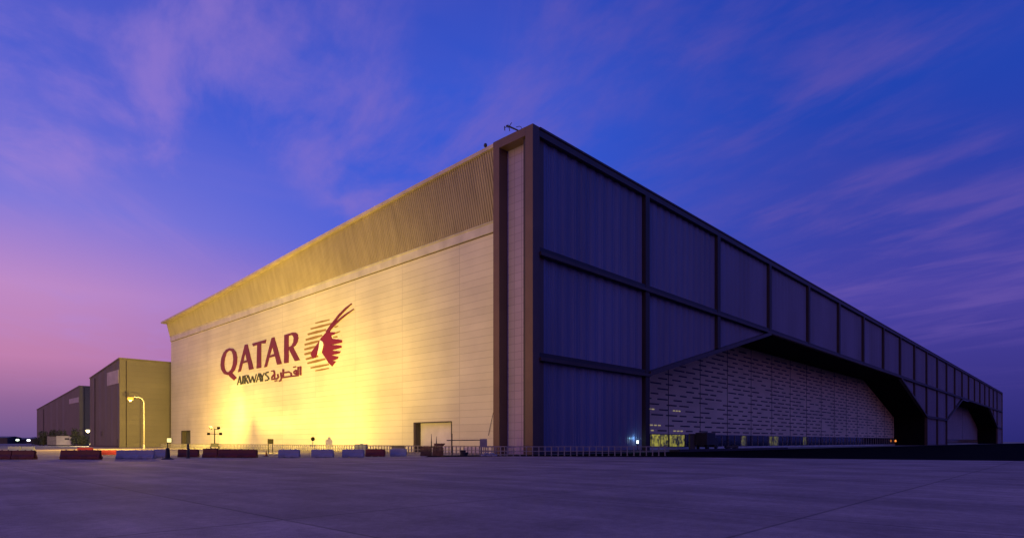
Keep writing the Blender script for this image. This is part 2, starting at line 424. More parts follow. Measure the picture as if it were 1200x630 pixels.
for a0, a1 in ((1.3, pk(1)+.6), (pk(10)-.6, pk(12)+.6), (pk(21)-.6, LEN-1.2)): beam(a0, a1, Z2)
for k0, k1 in GATES:
    for a0, a1 in ((pk(k0)+.58, pk(k0+2)), (pk(k1)-.58, pk(k1-2))):
        z0, z1 = Z2, Z1-.5
        mb = MB(); mb.prism([(a0,z0-.35),(a1,z1-.35),(a1,z1+.35),(a0,z0+.35)], -.20, .94, 'y'); mb.build('raking_beam', m_beam, hangar)
RIB = []                                    # one 2.05 m module of the ribbed sheet: five small ribs, two of them on a raised pan
for j in range(5):
    o_ = .13 if j in (1, 2) else 0
    RIB += [(j*.41+.01, .80-o_), (j*.41+.19, .80-o_), (j*.41+.22, .735-o_), (j*.41+.39, .735-o_)]
def panel(a0, a1, z0f, z1):
    mb = MB(); prev = None; i = math.floor(a0/2.05)
    pts = [(a0, .8)]+[(2.05*m+q, b) for m in range(i, int(a1/2.05)+1) for q, b in RIB if a0 < 2.05*m+q < a1]+[(a1, .8)]
    for a, b in pts:
        zb = z0f(a)
        if zb >= z1-.05: prev = None; continue
        cur = ((a,b,zb),(a,b,z1))
        if prev: mb.quad(prev[0], cur[0], cur[1], prev[1])
        prev = cur
    if mb.f: mb.build('translucent_panel', m_poly, hangar)
for k in range(22):
    a0, a1 = (2.6 if k == 0 else pk(k)+.58), (LEN-1.2 if k == 21 else pk(k+1)-.58)
    panel(a0, a1, lambda a: Z1+.5, 38.95)
    solid = k in (0, 10, 11, 21)
    if solid:
        panel(a0, a1, lambda a: Z2+.5, Z1-.45); panel(a0, a1, lambda a: .35, Z2-.45)
    elif k in (1, 2, 8, 9, 12, 13, 19, 20):
        panel(a0, a1, lambda a: zlow(a)+.2, Z1-.45)
for a0, a1 in ((1.3, pk(1)), (pk(10), pk(12)), (pk(21), LEN)):
    mb = MB(); mb.box(a0, a1, .3, .98, 0, .35); mb.build('plinth', m_dkframe, hangar)
# gate recesses
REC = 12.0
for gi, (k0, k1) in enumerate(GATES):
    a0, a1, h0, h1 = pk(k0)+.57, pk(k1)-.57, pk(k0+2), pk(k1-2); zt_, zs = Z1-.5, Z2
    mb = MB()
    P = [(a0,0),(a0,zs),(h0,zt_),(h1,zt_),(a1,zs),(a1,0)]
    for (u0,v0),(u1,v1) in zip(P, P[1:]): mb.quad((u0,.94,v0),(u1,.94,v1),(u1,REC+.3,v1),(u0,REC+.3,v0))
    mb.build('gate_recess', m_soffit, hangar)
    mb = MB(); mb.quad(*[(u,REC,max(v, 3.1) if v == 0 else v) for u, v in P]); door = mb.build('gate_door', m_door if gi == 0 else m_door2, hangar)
    # dark slots in courses, staggered from leaf to leaf
    rnd = random.Random(3+gi); mb = MB(); lit = MB(); row = 0; zc = 3.75
    def inside(a, z):
        if a < a0+.3 or a > a1-.3: return False
        top = zt_ if h0 <= a <= h1 else (zs+(zt_-zs)*(a-a0)/(h0-a0) if a < h0 else zs+(zt_-zs)*(a1-a)/(a1-h1))
        return z < top-.6
    while zc < zt_-.4 and gi == 0:
        cstep = 5.7; a = a0+.5+(row % 2)*2.85
        while a < a1:
            L = rnd.choice((2.8, 3.4, 4.0, 4.4)); s = a+rnd.uniform(-.45,.45)
            if rnd.random() < .93 and inside(s, zc) and inside(s+L, zc):
                if zc < 8.6 and s < a0+32 and rnd.random() < .9-(s-a0)/60:
                    for q in range(3): lit.box(s+q*L/3, s+q*L/3+L*.22, REC-.05, REC+.1, zc-.1, zc+.1)
                else: mb.box(s, s+L, REC-.05, REC+.1, zc-.13, zc+.13)
            a += cstep
        row += 1; zc += 1.02
    if mb.f: mb.build('vent_slots', m_slot, door)
    if lit.f: lit.build('lit_slots', m_slotlit, door)
    mb = MB(); seams = [a0+13.6*i for i in range(1, 17)] if gi == 0 else [a0+(a1-a0)*f for f in (.33,.66)]
    for s in seams:
        if s < a1: mb.box(s-.05, s+.05, REC-.08, REC+.05, .5, (zt_ if h0 < s < h1 else zlow(s))-.1)
    mb.build('leaf_seam', m_slot, door)
    # glazed strip along the foot of the doors
    mb = MB(); mb.quad((a0,REC+.05,.55),(a1,REC+.05,.55),(a1,REC+.05,3.1),(a0,REC+.05,3.1)); gl = mb.build('glazed_strip', m_glass, hangar)
    mb = MB(); nm = int((a1-a0)/3.4)
    for i in range(nm+1):
        u = a0+(a1-a0)*i/nm; mb.box(u-.07, u+.07, REC-.06, REC+.12, .5, 3.12)
    mb.box(a0, a1, REC-.07, REC+.12, 3.0, 3.16); mb.build('mullions', m_steel, gl)
    mb = MB(); mb.box(a0, a1, REC-.35, REC+.1, 0, .5); mb.build('sill', m_ledge, hangar)
    if gi == 0:
        for u0, u1 in ((47.4, 54.0), (54.4, 60.8), (89, 92), (107, 113.6), (133,136)):
            mb = MB(); mb.quad((u0,REC+.02,.62),(u1,REC+.02,.62),(u1,REC+.02,2.98),(u0,REC+.02,2.98)); mb.build('lit_window', m_room if u0 < 60 else m_roomdim, gl)
# doors on the floodlit side
for (b0, b1), mm_, nm in ((D1, m_roller, 'roller_door'), (D2, m_rollerd, 'roller_door')):
    mb = MB(); z = .02
    while z < DH-.06: mb.box(3.55, 3.62, b0, b1, z, min(z+.42, DH-.03)); z += .45
    mb.box(3.62, 3.7, b0, b1, 0, DH); rd = mb.build(nm, mm_, hangar)
    mb = MB(); mb.box(2.53, 3.6, b0-.002, b0+.14, 0, DH); mb.box(2.53, 3.6, b1-.5, b1+.002, 0, DH); mb.box(2.55, 3.6, b0+.14, b1-.5, DH-.12, DH+.02)
    mb.build('door_frame', m_dkframe, rd)
mb = MB(); mb.tube([(2.5,8.6,7.6),(2.5,9.5,5.0),(2.5,10.3,2.4)], .03, 6); mb.build('cable', m_dark, hangar)

# ---------------------------------------------------------------- airline sign on the floodlit wall (y, z in metres on the wall)
WORD = [([(97.52,23.49),(95.32,23.16),(93.78,22.29),(93.05,20.98),(93.3,19.51),(94.4,18.1),(96.26,17.44),(98.47,17.28),(100.74,17.71),(102.38,18.88),(102.85,20.09),(102.38,21.61),(101.06,22.78),(99.44,23.39)],[[(97.64,23.0),(96.26,22.67),(95.51,21.84),(95.26,20.69),(95.63,19.46),(96.57,18.4),(98.15,17.9),(99.57,18.21),(100.41,19.11),(100.61,20.15),(100.21,21.41),(99.31,22.55)]]),([(98.28,17.6),(96.38,17.76),(93.36,16.27),(94.89,15.78),(97.39,16.82)],[]),([(88.89,23.35),(87.51,23.32),(84.35,17.57),(86.59,17.51),(87.39,19.34),(90.06,19.27),(91.13,17.59),(92.69,17.49)],[[(88.66,21.53),(87.85,19.8),(89.71,19.75)]]),([(85.03,23.19),(78.11,23.29),(78.44,22.55),(80.56,22.7),(80.6,17.52),(82.77,17.5),(82.47,22.63),(84.51,22.55)],[]),([(75.51,23.33),(74.27,23.36),(70.96,17.48),(73.0,17.49),(73.93,19.35),(76.65,19.27),(77.74,17.48),(79.07,17.45)],[[(75.13,21.5),(74.3,19.81),(76.35,19.75)]]),([(69.81,23.24),(66.15,23.31),(64.96,23.16),(64.13,22.71),(63.89,21.96),(64.19,21.2),(64.96,20.64),(65.98,20.35),(63.23,17.54),(65.3,17.54),(67.95,20.32),(67.95,17.46),(69.92,17.5)],[[(67.95,22.82),(66.84,22.88),(66.05,22.62),(65.74,22.1),(65.91,21.39),(66.49,20.81),(67.18,20.64),(67.95,20.64)]])]
SECOND = [([(92.84,14.55),(91.59,16.48)],[(93.22,14.61),(91.97,16.55)]),([(92.15,16.51),(91.26,14.56)],[(91.42,16.52),(90.54,14.57)]),([(92.46,15.12),(91.15,15.15)],[(92.52,15.24),(91.21,15.26)]),([(90.25,16.48),(90.39,14.61)],[(89.52,16.42),(89.66,14.55)]),([(89.2,16.51),(89.26,14.6)],[(88.51,16.46),(88.58,14.55)]),([(88.81,16.33),(87.91,16.38),(87.76,15.96),(88.88,15.59)],[(88.89,16.49),(87.68,16.49),(87.42,15.88),(88.62,15.46)]),([(88.7,15.54),(87.44,14.51)],[(88.11,15.64),(86.85,14.61)]),([(87.63,16.37),(86.22,14.59)],[(86.93,16.42),(85.53,14.65)]),([(85.7,14.59),(84.87,15.98)],[(86.05,14.65),(85.22,16.05)]),([(85.39,15.99),(84.3,14.55)],[(84.7,16.04),(83.62,14.6)]),([(83.79,14.54),(82.81,16.32)],[(84.14,14.6),(83.16,16.38)]),([(82.85,14.5),(81.53,16.35)],[(83.19,14.57),(81.87,16.42)]),([(82.04,16.38),(80.96,14.5)],[(81.36,16.4),(80.29,14.53)]),([(82.41,15.03),(80.91,15.06)],[(82.46,15.14),(80.96,15.17)]),([(81.36,16.27),(80.35,15.29)],[(80.77,16.35),(79.76,15.37)]),([(79.9,15.29),(78.9,16.28)],[(80.22,15.37),(79.22,16.36)]),([(80.39,15.35),(80.32,14.52)],[(79.73,15.31),(79.66,14.48)]),([(77.04,16.42),(78.38,16.37),(78.73,15.83),(77.41,15.19),(77.19,14.88),(77.7,14.73),(78.79,14.73)],[(76.9,16.16),(78.01,16.14),(78.21,15.9),(76.95,15.31),(76.63,14.78),(77.46,14.48),(78.7,14.47)])]
THIRD = [([(63.32,16.35),(63.32,14.57)],[(62.63,16.3),(62.63,14.51)]),([(64.24,16.37),(64.33,14.65)],[(63.58,16.3),(63.67,14.59)]),([(63.84,14.75),(65.5,14.77),(70.84,14.84)],[(63.75,14.45),(65.41,14.46),(70.75,14.52)]),([(64.96,15.86),(65.93,15.59),(66.0,15.22),(65.32,14.89)],[(64.58,15.59),(65.44,15.35),(65.46,15.34),(64.92,15.09)]),([(65.0,15.78),(65.0,14.66)],[(64.45,15.73),(64.45,14.62)]),([(65.98,16.27),(64.72,16.28)],[(66.09,16.52),(64.82,16.53)]),([(70.67,16.39),(70.67,14.71)],[(69.96,16.33),(69.96,14.66)]),([(70.09,15.42),(67.77,15.43),(67.24,15.28),(67.13,14.72)],[(70.21,15.74),(67.77,15.74),(66.68,15.38),(66.48,14.71)]),([(71.71,15.82),(71.43,14.69),(71.69,14.22),(72.32,14.23)],[(71.03,15.8),(70.75,14.64),(71.15,13.99),(72.15,13.91)]),([(73.18,15.53),(72.78,14.91),(73.04,14.77),(74.4,14.79)],[(72.51,15.57),(72.09,14.85),(72.76,14.46),(74.3,14.47)]),([(74.13,14.07),(72.85,14.09)],[(74.23,14.31),(72.94,14.33)]),([(75.74,16.25),(74.3,16.26)],[(75.85,16.5),(74.4,16.51)]),([(74.83,16.32),(74.5,15.66),(74.54,14.64)],[(74.17,16.33),(73.83,15.64),(73.86,14.59)]),([(74.52,15.78),(75.73,15.22),(75.7,14.51),(74.16,14.45)],[(74.01,15.54),(75.11,15.04),(75.27,14.72),(74.24,14.76)])]
STRIPES = [([(57.24,23.86),(54.58,23.77),(52.06,23.8)],[(57.35,24.08),(54.73,24.1),(52.15,24.0)]),([(59.04,22.96),(55.0,22.89),(51.22,22.97)],[(59.19,23.26),(55.21,23.33),(51.35,23.25)]),([(60.18,22.05),(56.61,21.98),(53.27,22.09)],[(60.36,22.39),(56.86,22.49),(53.42,22.41)]),([(60.94,21.07),(57.7,21.04),(54.67,21.2)],[(61.12,21.42),(57.96,21.56),(54.83,21.51)]),([(61.4,20.18),(58.54,20.15),(55.86,20.3)],[(61.58,20.52),(58.8,20.66),(56.02,20.62)]),([(61.5,19.27),(59.09,19.24),(56.83,19.4)],[(61.68,19.61),(59.35,19.75),(56.98,19.71)]),([(61.45,18.32),(59.56,18.29),(57.8,18.45)],[(61.64,18.66),(59.83,18.81),(57.96,18.77)]),([(60.95,17.35),(58.45,17.34),(56.11,17.51)],[(61.12,17.69),(58.7,17.85),(56.26,17.82)]),([(60.29,16.49),(56.79,16.52),(53.51,16.71)],[(60.45,16.83),(57.02,17.02),(53.65,17.02)]),([(59.06,15.52),(55.55,15.49),(52.24,15.62)],[(59.17,15.82),(55.71,15.93),(52.33,15.89)]),([(57.25,14.87),(54.69,14.85),(52.25,14.95)],[(57.33,15.09),(54.81,15.17),(52.32,15.15)]),([(50.35,22.25),(49.66,22.2),(49.02,22.25)],[(50.42,22.42),(49.77,22.46),(49.09,22.41)]),([(50.32,21.08),(49.29,21.11),(48.34,21.23)],[(50.45,21.27),(49.48,21.39),(48.45,21.41)]),([(50.79,20.41),(49.28,20.32),(47.84,20.35)],[(50.87,20.64),(49.39,20.66),(47.91,20.56)])]
HORNS = [([(44.55,25.68),(46.62,25.16),(48.83,24.31),(51.09,23.11),(53.28,21.83)],[(44.41,25.57),(46.29,24.93),(48.4,24.05),(50.58,22.85),(52.67,21.54)]),([(43.84,24.63),(46.58,24.09),(49.23,23.33),(51.48,22.46),(53.03,21.74)],[(43.72,24.52),(46.33,23.87),(48.87,23.08),(51.08,22.22),(52.46,21.43)])]
FACE = [(52.88,21.77),(54.75,20.99),(56.66,19.77),(58.37,18.74),(58.87,18.17),(58.37,17.76),(58.13,17.44),(57.29,17.41),(56.66,17.95),(55.7,19.3),(54.85,20.53),(53.95,21.14)]
PATCH = [(55.18,20.52),(54.28,20.1),(54.05,19.48),(54.75,18.48),(56.28,17.8),(55.75,18.95),(55.46,19.88)]
NECK = [(53.95,21.14),(52.88,21.77),(51.51,21.55),(49.94,21.3),(50.38,20.99),(51.51,20.96),(51.19,20.34),(47.66,19.65),(47.74,19.2),(51.51,19.2),(47.83,18.68),(47.96,18.31),(51.37,18.2),(48.18,17.69),(48.61,17.39),(51.28,17.3),(48.92,16.79),(49.4,16.43),(51.06,16.3),(49.85,16.05),(51.06,15.29),(52.19,15.98),(53.35,17.03),(54.66,18.19),(54.0,19.48),(54.28,20.13),(54.85,20.53)]

SA = 2.47
sign = thing('airline_sign', 'maroon airline lettering in two scripts with an antelope head emblem on the cream wall', 'sign', W(SA, 75, 0), HROT)
def shift(P): return [(b-75, z) for b, z in P]
def area(P): return sum(P[i][0]*P[(i+1) % len(P)][1]-P[(i+1) % len(P)][0]*P[i][1] for i in range(len(P)))/2
def plate(mb, outer, holes=(), a0=0.0, a1=.10):
    loops = [shift(outer)]+[shift(h) for h in holes]
    for li, lp in enumerate(loops):
        if (area(lp) > 0) != (li == 0): lp.reverse()
    flat = [p for lp in loops for p in lp]
    tris = tessellate_polygon([[Vector((p[0], p[1], 0)) for p in lp] for lp in loops])
    i = len(mb.v)
    mb.v += [(a0, p[0], p[1]) for p in flat]; mb.f += [tuple(i+k for k in t) for t in tris]
    k0 = 0
    for lp in loops:
        n = len(lp)
        for k in range(n):
            p, q = lp[k], lp[(k+1) % n]
            mb.quad((a0,p[0],p[1]),(a0,q[0],q[1]),(a1,q[0],q[1]),(a1,p[0],p[1]))
        k0 += n
def stroke(mb, pts, a0=0.0, a1=.10):
    L, R = pts
    for i in range(len(L)-1):
        plate(mb, [L[i], L[i+1], R[i+1], R[i]], (), a0+.0015*i, a1)
mb = MB()
for o_, h_ in WORD: plate(mb, o_, h_)
mb.build('lettering', m_maroon, sign)
mb = MB()
for i, s in enumerate(SECOND): stroke(mb, s, .0007*i)
mb.build('lettering', m_olive, sign)
mb = MB()
for i, s in enumerate(THIRD): stroke(mb, s, .0007*i)
mb.build('lettering', m_maroon, sign)
mb = MB()
for i, s in enumerate(STRIPES): stroke(mb, s, .12+.0007*i)
em = mb.build('emblem', m_gold, sign)
mb = MB()
for i, s in enumerate(HORNS): stroke(mb, s, -.08+.003*i, .2)
mb.build('horns', m_maroon, em)
mb = MB(); plate(mb, FACE, (), -.05, .2); plate(mb, NECK, (), -.04, .2); mb.build('antelope_head', m_red, em)
mb = MB(); plate(mb, PATCH, (), -.11, .1); mb.build('cheek_patch', m_white, em)

# ---------------------------------------------------------------- annex buildings beyond the hangar
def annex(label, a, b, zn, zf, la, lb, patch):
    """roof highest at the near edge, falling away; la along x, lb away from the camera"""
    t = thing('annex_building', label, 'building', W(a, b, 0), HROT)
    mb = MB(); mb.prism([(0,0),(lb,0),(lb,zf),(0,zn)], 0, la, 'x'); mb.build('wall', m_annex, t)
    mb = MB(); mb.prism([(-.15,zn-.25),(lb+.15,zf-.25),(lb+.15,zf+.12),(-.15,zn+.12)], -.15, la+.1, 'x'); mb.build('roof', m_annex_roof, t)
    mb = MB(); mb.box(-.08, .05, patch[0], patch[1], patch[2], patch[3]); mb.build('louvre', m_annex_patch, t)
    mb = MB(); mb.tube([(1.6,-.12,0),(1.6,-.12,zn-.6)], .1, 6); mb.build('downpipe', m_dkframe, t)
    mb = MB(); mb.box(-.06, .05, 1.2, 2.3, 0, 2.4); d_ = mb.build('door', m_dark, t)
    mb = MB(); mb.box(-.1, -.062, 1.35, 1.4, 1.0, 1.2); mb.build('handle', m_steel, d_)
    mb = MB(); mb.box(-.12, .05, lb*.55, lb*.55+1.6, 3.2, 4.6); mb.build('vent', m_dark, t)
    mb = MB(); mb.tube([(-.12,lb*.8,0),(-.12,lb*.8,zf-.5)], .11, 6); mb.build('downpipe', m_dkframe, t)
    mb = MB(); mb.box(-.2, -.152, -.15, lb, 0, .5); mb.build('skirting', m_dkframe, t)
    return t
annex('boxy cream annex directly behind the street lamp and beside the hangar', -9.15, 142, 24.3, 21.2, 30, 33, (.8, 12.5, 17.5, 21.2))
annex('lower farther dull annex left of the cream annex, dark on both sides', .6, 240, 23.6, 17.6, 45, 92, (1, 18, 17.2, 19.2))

# ---------------------------------------------------------------- lamps that light the place
def spot(name, loc, target, power, size, blend, color, parent=None, radius=.3):
    d = bpy.data.lights.new(name, 'SPOT'); o = bpy.data.objects.new(name, d); col.objects.link(o)
    d.energy = power; d.spot_size = math.radians(size); d.spot_blend = blend; d.color = color; d.shadow_soft_size = radius
    v = Vector(target)-Vector(loc); o.rotation_euler = v.to_track_quat('-Z', 'Y').to_euler(); o.location = loc
    return o
def point(name, loc, power, color, radius=.3):
    d = bpy.data.lights.new(name, 'POINT'); o = bpy.data.objects.new(name, d); col.objects.link(o)
    d.energy = power; d.color = color; d.shadow_soft_size = radius; o.location = loc
    return o
YEL = (1, .68, .11)

# mobile light tower whose four heads face the wall
TY = 128; tx = X(251.5, TY); tloc = Vector((tx, TY, 0))
aim = W(2.6, 112, 12)
rz = math.atan2(aim.y-tloc.y, aim.x-tloc.x)            # local +x looks at the wall
lt = thing('light_tower', 'mobile light tower with four lamp heads on a mast facing the cream wall', 'light tower', tloc, rz)
mb = MB(); mb.box(-1.1,1.1,-.7,.7,.5,1.25); mb.tube([(1.1,0,.5),(2.2,0,.45)], .06); mb.build('trailer', m_dark, lt, bevel=.04)
for s in (-1, 1):
    mb = MB(); q = []
    mb.tube([(0,s*.72,.32),(0,s*.92,.32)], .32, 14); mb.build('wheel', m_black, lt)
mb = MB(); mb.tube([(0,0,1.25),(0,0,4.4)], [.11,.08]); mb.tube([(0,-.8,4.2),(0,.8,4.2)], .05); mb.tube([(0,-1.1,3.2),(0,1.1,3.2)], .05); mb.build('mast', m_matt, lt)
for yy, zz_ in ((-.75,4.5),(.75,4.55),(-1.15,3.25),(1.15,3.25)):
    mb = MB(); mb.prism([(-.18,-.16),(.12,-.26),(.12,.26),(-.18,.16)], yy-.28, yy+.28, 'y')
    mb.v = [(x_, y_, z_+zz_) for x_, y_, z_ in mb.v]; hd = mb.build('lamp_head', m_matt, lt)
    mb = MB(); mb.box(.125,.135,yy-.25,yy+.25,zz_-.23,zz_+.23); mb.build('lens', m_halide, hd)
for tgt, pw, sz in (((103,11),10000,165), ((95,9.5),3200,58), ((65,18),7500,150), ((136,14),20000,130)):   # one beam per head
    spot('tower_beam', tloc+Vector((.3*math.cos(rz), .3*math.sin(rz), 5.7)), W(2.6, *tgt), pw, sz, 1, YEL)
# boxy floodlight on legs, and the round one on a pole
FY = 80; floc = Vector((X(317, FY), FY, 0)); aim = W(2.6, 80, 10); rz = math.atan2(aim.y-floc.y, aim.x-floc.x)
fl = thing('floodlight', 'boxy floodlight on two short legs in front of the bright wall', 'floodlight', floc, rz)
mb = MB(); mb.box(-.2,.2,-.36,.36,1.3,1.95); hd = mb.build('housing', m_matt, fl, bevel=.04)
mb = MB(); mb.box(.205,.212,-.32,.32,1.34,1.91); mb.build('lens', m_halide, hd)
for s in (-1, 1):
    mb = MB(); mb.tube([(0,s*.25,0),(0,s*.25,1.3)], .045); mb.box(-.3,.3,s*.25-.05,s*.25+.05,0,.06); mb.build('leg', m_matt, fl)
for tgt, pw, sz in (((60,24),5000,140),):
    spot('flood_beam', floc+Vector((.3*math.cos(rz), .3*math.sin(rz), 2.3)), W(2.6, *tgt), pw, sz, 1, YEL)
RY_ = 100; rloc = Vector((X(366.5, RY_), RY_, 0)); aim = W(2.6, 54, 3); rz = math.atan2(aim.y-rloc.y, aim.x-rloc.x)
rf = thing('floodlight', 'round floodlight on a thin pole close to the brightest low spot on the wall', 'floodlight', rloc, rz)
mb = MB(); mb.tube([(0,0,0),(0,0,1.75)], .045); mb.lathe([(.35,0),(.3,.05)]); mb.build('pole', m_steel, rf)
mb = MB(); mb.tube([(-.14,0,2.05),(-.05,0,2.05),(.13,0,2.05)], [.14,.3,.33], 16); hd = mb.build('housing', m_matt, rf)
mb = MB(); mb.tube([(.132,0,2.05),(.14,0,2.05)], .29, 16); mb.build('lens', m_halide, hd)
for tgt, pw, sz in (((44,5),1000,160), ((52,3),1300,70)):
    spot('round_beam', rloc+Vector((.3*math.cos(rz), .3*math.sin(rz), 2.5)), W(2.6, *tgt), pw, sz, 1, YEL)

spot('tower_beam', tloc+Vector((0,-.6,5.1)), W(-13,116,0), 40000, 120, 1, YEL)
spot('flood_beam', floc+Vector((.3*math.cos(rz), .3*math.sin(rz), 2.3)), W(-8,52,0), 6000, 110, 1, YEL)
mloc = Vector((X(196.5,54), 54, .02))                    # strong spots added at the marker to wash the wall evenly
for tgt, pw, sz in (((98,12.5),335000,72), ((80,22),62000,90), ((58,21),72000,90), ((24,24),30000,100)):
    spot('added_wall_wash', mloc+Vector((.17,.0,1.932)), W(2.6, *tgt), pw, sz, 1, YEL, radius=.012)
# street lamp with a bent arm
def street_lamp(label, px, depth, h, reach, m_l, power, color, glow_r):
    loc = Vector((X(px, depth), depth, 0)); t = thing('street_lamp', label, 'street lamp', loc)
    mb = MB(); mb.lathe([(.32,0),(.32,.08),(.2,.1),(.2,.9),(.16,1.0)])
    r = min(1.3, reach*.5)
    pts = [(0,0,.9),(0,0,h*.6),(0,0,h-r)]+[(-r+r*math.cos(q), 0, h-r+r*math.sin(q)) for q in [math.pi/2*i/6 for i in range(1, 7)]]+[(-reach,0,h+.12)]
    mb.tube(pts, [.15,.12,.10]+[.09]*6+[.06], 10); mb.build('pole', m_pole, t, smooth=True)
    mb = MB(); mb.lathe([(.05,.22),(.3,.16),(.42,.0),(.3,-.05)], (-reach-.3,0,h+.05), 14); hd = mb.build('lamp_head', m_dark, t)
    mb = MB(); mb.lathe([(.45,-.05),(glow_r,-.3),(glow_r*.8,-.7),(.1,-.9)], (-reach-.3,0,h+.05), 14)
    mb.v = [(q[0]*1, q[1], q[2]) for q in mb.v]; mb.build('bulb', m_l, hd)
    mb = MB(); mb.lathe([(glow_r*.3,-.72),(glow_r*.32,-.92),(glow_r*.2,-1.0)], (-reach-.3,0,h+.05), 12); mb.build('bulb_core', m_marker, hd)
    return t, loc+Vector((-reach-.3,-.1,h-1.25))
m_pole = mat('pale_lamp_post', (.42,.40,.36), .4)
sl, lp = street_lamp('tall street lamp with a bent arm glowing orange before the cream annex', 168.6, 135, 11.5, 2.7, m_sodium, 0, 0, .62)
point('street_lamp_light', lp, 5000, (1,.55,.09), .35)
spot('street_lamp_beam', lp, (X(62,108), 108, 0), 85000, 80, 1, (1,.55,.09))
sl2, lp2 = street_lamp('short far street lamp glowing white below the dark end of the cream annex', 106, 205, 5.6, .6, m_far, 0, 0, .65)
point('far_lamp_light', lp2, 11000, (1,.80,.35), .5)

# ---------------------------------------------------------------- water-filled barriers along the apron edge
def make_barrier(m, L=2.15, h=.8):
    mb = MB(); q = L/2
    prof = [(-.27,.07),(.27,.07),(.27,.2),(.13,.42),(.10,h-.05),(.07,h),(-.07,h),(-.10,h-.05),(-.13,.42),(-.27,.2)]
    mb.prism(prof, -q+.06, q-.06, 'x')
    for s in (-.62, .0, .62): mb.prism([(-.26,0),(.26,0),(.26,.068),(-.26,.068)], s*q*1.1-.28, s*q*1.1+.28, 'x')
    mb.box(-q, -q+.058, -.06, .06, .15, h-.1); mb.box(q-.058, q, -.06, .06, .15, h-.1)
    for s in (-.55, .1, .6): mb.lathe([(.06,h-.01),(.06,h+.035),(.03,h+.05)], (s*q,0,0), 8)
    for s in (-.5, .5): mb.box(s*q-.2, s*q+.2, -.275, -.12, .24, .30)
    return mb
bar_r = make_barrier(m_redpl).build('barrier', m_redpl, None, bevel=.02)
bar_w = make_barrier(m_whpl).build('barrier', m_whpl, None, bevel=.02)
used = set()
def barrier(white, px, depth, label, rz=0, zs=1, xs=1):
    src = bar_w if white else bar_r
    o = src if src not in used else src.copy()
    if src in used: col.objects.link(o)
    used.add(src)
    o.location = (X(px, depth), depth, .02 if depth < 64 else 0); o.rotation_euler = (0,0,rz); o.scale = (xs,1,zs)
    tag(o, label, 'barrier', 'white plastic barriers along the apron' if white else 'red plastic barriers along the apron')
barrier(0, 1, 54, 'red barrier cut off by the left edge of the photo', .02)
barrier(0, 28.5, 54, 'dark red barrier in front of two pale ones at far left', -.02)
barrier(1, 17, 100, 'pale barrier behind the far left red pair, left one', 0)
barrier(1, 33, 100, 'pale barrier behind the far left red pair, right one', 0)
barrier(0, 85.5, 54, 'dark red barrier, left one of the isolated red pair below the far street lamp', .03, 1.03)
barrier(0, 107.5, 53.6, 'dark red barrier butted against the right end of the isolated red pair', -.02, 1.05, .8)
barrier(0, 100, 82, 'brighter red barrier peeking over the isolated dark red pair', 0)
barrier(0, 128, 74, 'red barrier lying in the gap left of the bluish white pair', .2, .7)
barrier(1, 150.5, 55, 'bluish white barrier left of the tall street lamp foot', .02)
barrier(1, 171.5, 55, 'bluish white barrier right below the tall street lamp foot', -.03, 1, .75)
barrier(1, 189, 61, 'white barrier half hidden behind the dark lit marker', 0, 1, .7)
barrier(0, 221, 62, 'red barrier behind the dark post below the dark wall door', .02)
barrier(0, 247, 60.5, 'faded red barrier right in front of the light tower', -.1, 1.12, .75)
barrier(0, 268, 60, 'very dark red barrier to the right of the light tower', .02, 1, .95)
barrier(0, 290, 60, 'red barrier with brighter end, just left of the small cone', -.02, 1, .95)
barrier(1, 339, 60, 'white barrier to the right of the boxy floodlight', .02)
barrier(1, 378, 60, 'white barrier under the round floodlight', -.01, 1, 1.05)
barrier(1, 414, 61, 'white barrier with the square water tank behind it', .02, 1, 1.05)
barrier(0, 440, 65, 'single red barrier between white ones nearest the roller door', 0, 1, 1)
barrier(1, 467, 66, 'white barrier left of the pallet stack, nearest the roller door', .02, 1, .85)

# ---------------------------------------------------------------- railing in front of the hangar
def make_rail(L=4.2, n=6):
    t = thing('safety_railing', '', 'railing', (0,0,0), 0, 'railing sections round the hangar foot')
    mb = MB(); mb.box(-L/2, L/2, -.035, .035, 1.0, 1.08); mb.build('top_rail', m_steel, t)
    mb = MB(); mb.box(-L/2, L/2, -.03, .03, .50, .57); mb.build('mid_rail', m_steel, t)
    for i in range(n):
        a = -L/2+L/n*(i+.5); mb = MB(); mb.box(a-.05, a+.05, -.05, .05, 0, .999); mb.box(a-.11, a+.11, -.11, .11, 0, .03); mb.build('post', m_steel, t)
    return t
rail0 = make_rail(); first = [True]
def rail(loc, rz, label):
    if first[0]:
        first[0] = False; rail0.location = loc; rail0.rotation_euler = (0,0,rz); rail0['label'] = label
    else: copy_tree(rail0, loc, rz, label)
b = 2.0
while b < 124:
    rail(W(-4.6, b, 0), HROT+math.pi/2, 'pale railing section along the foot of the floodlit cream wall'); b += 4.25
for i in range(5):
    px0 = Vector((-1.6+4.25*i, 67.3+.12*i, 0)); rail(px0, .03, 'railing section before the dark gate side right of the corner column')

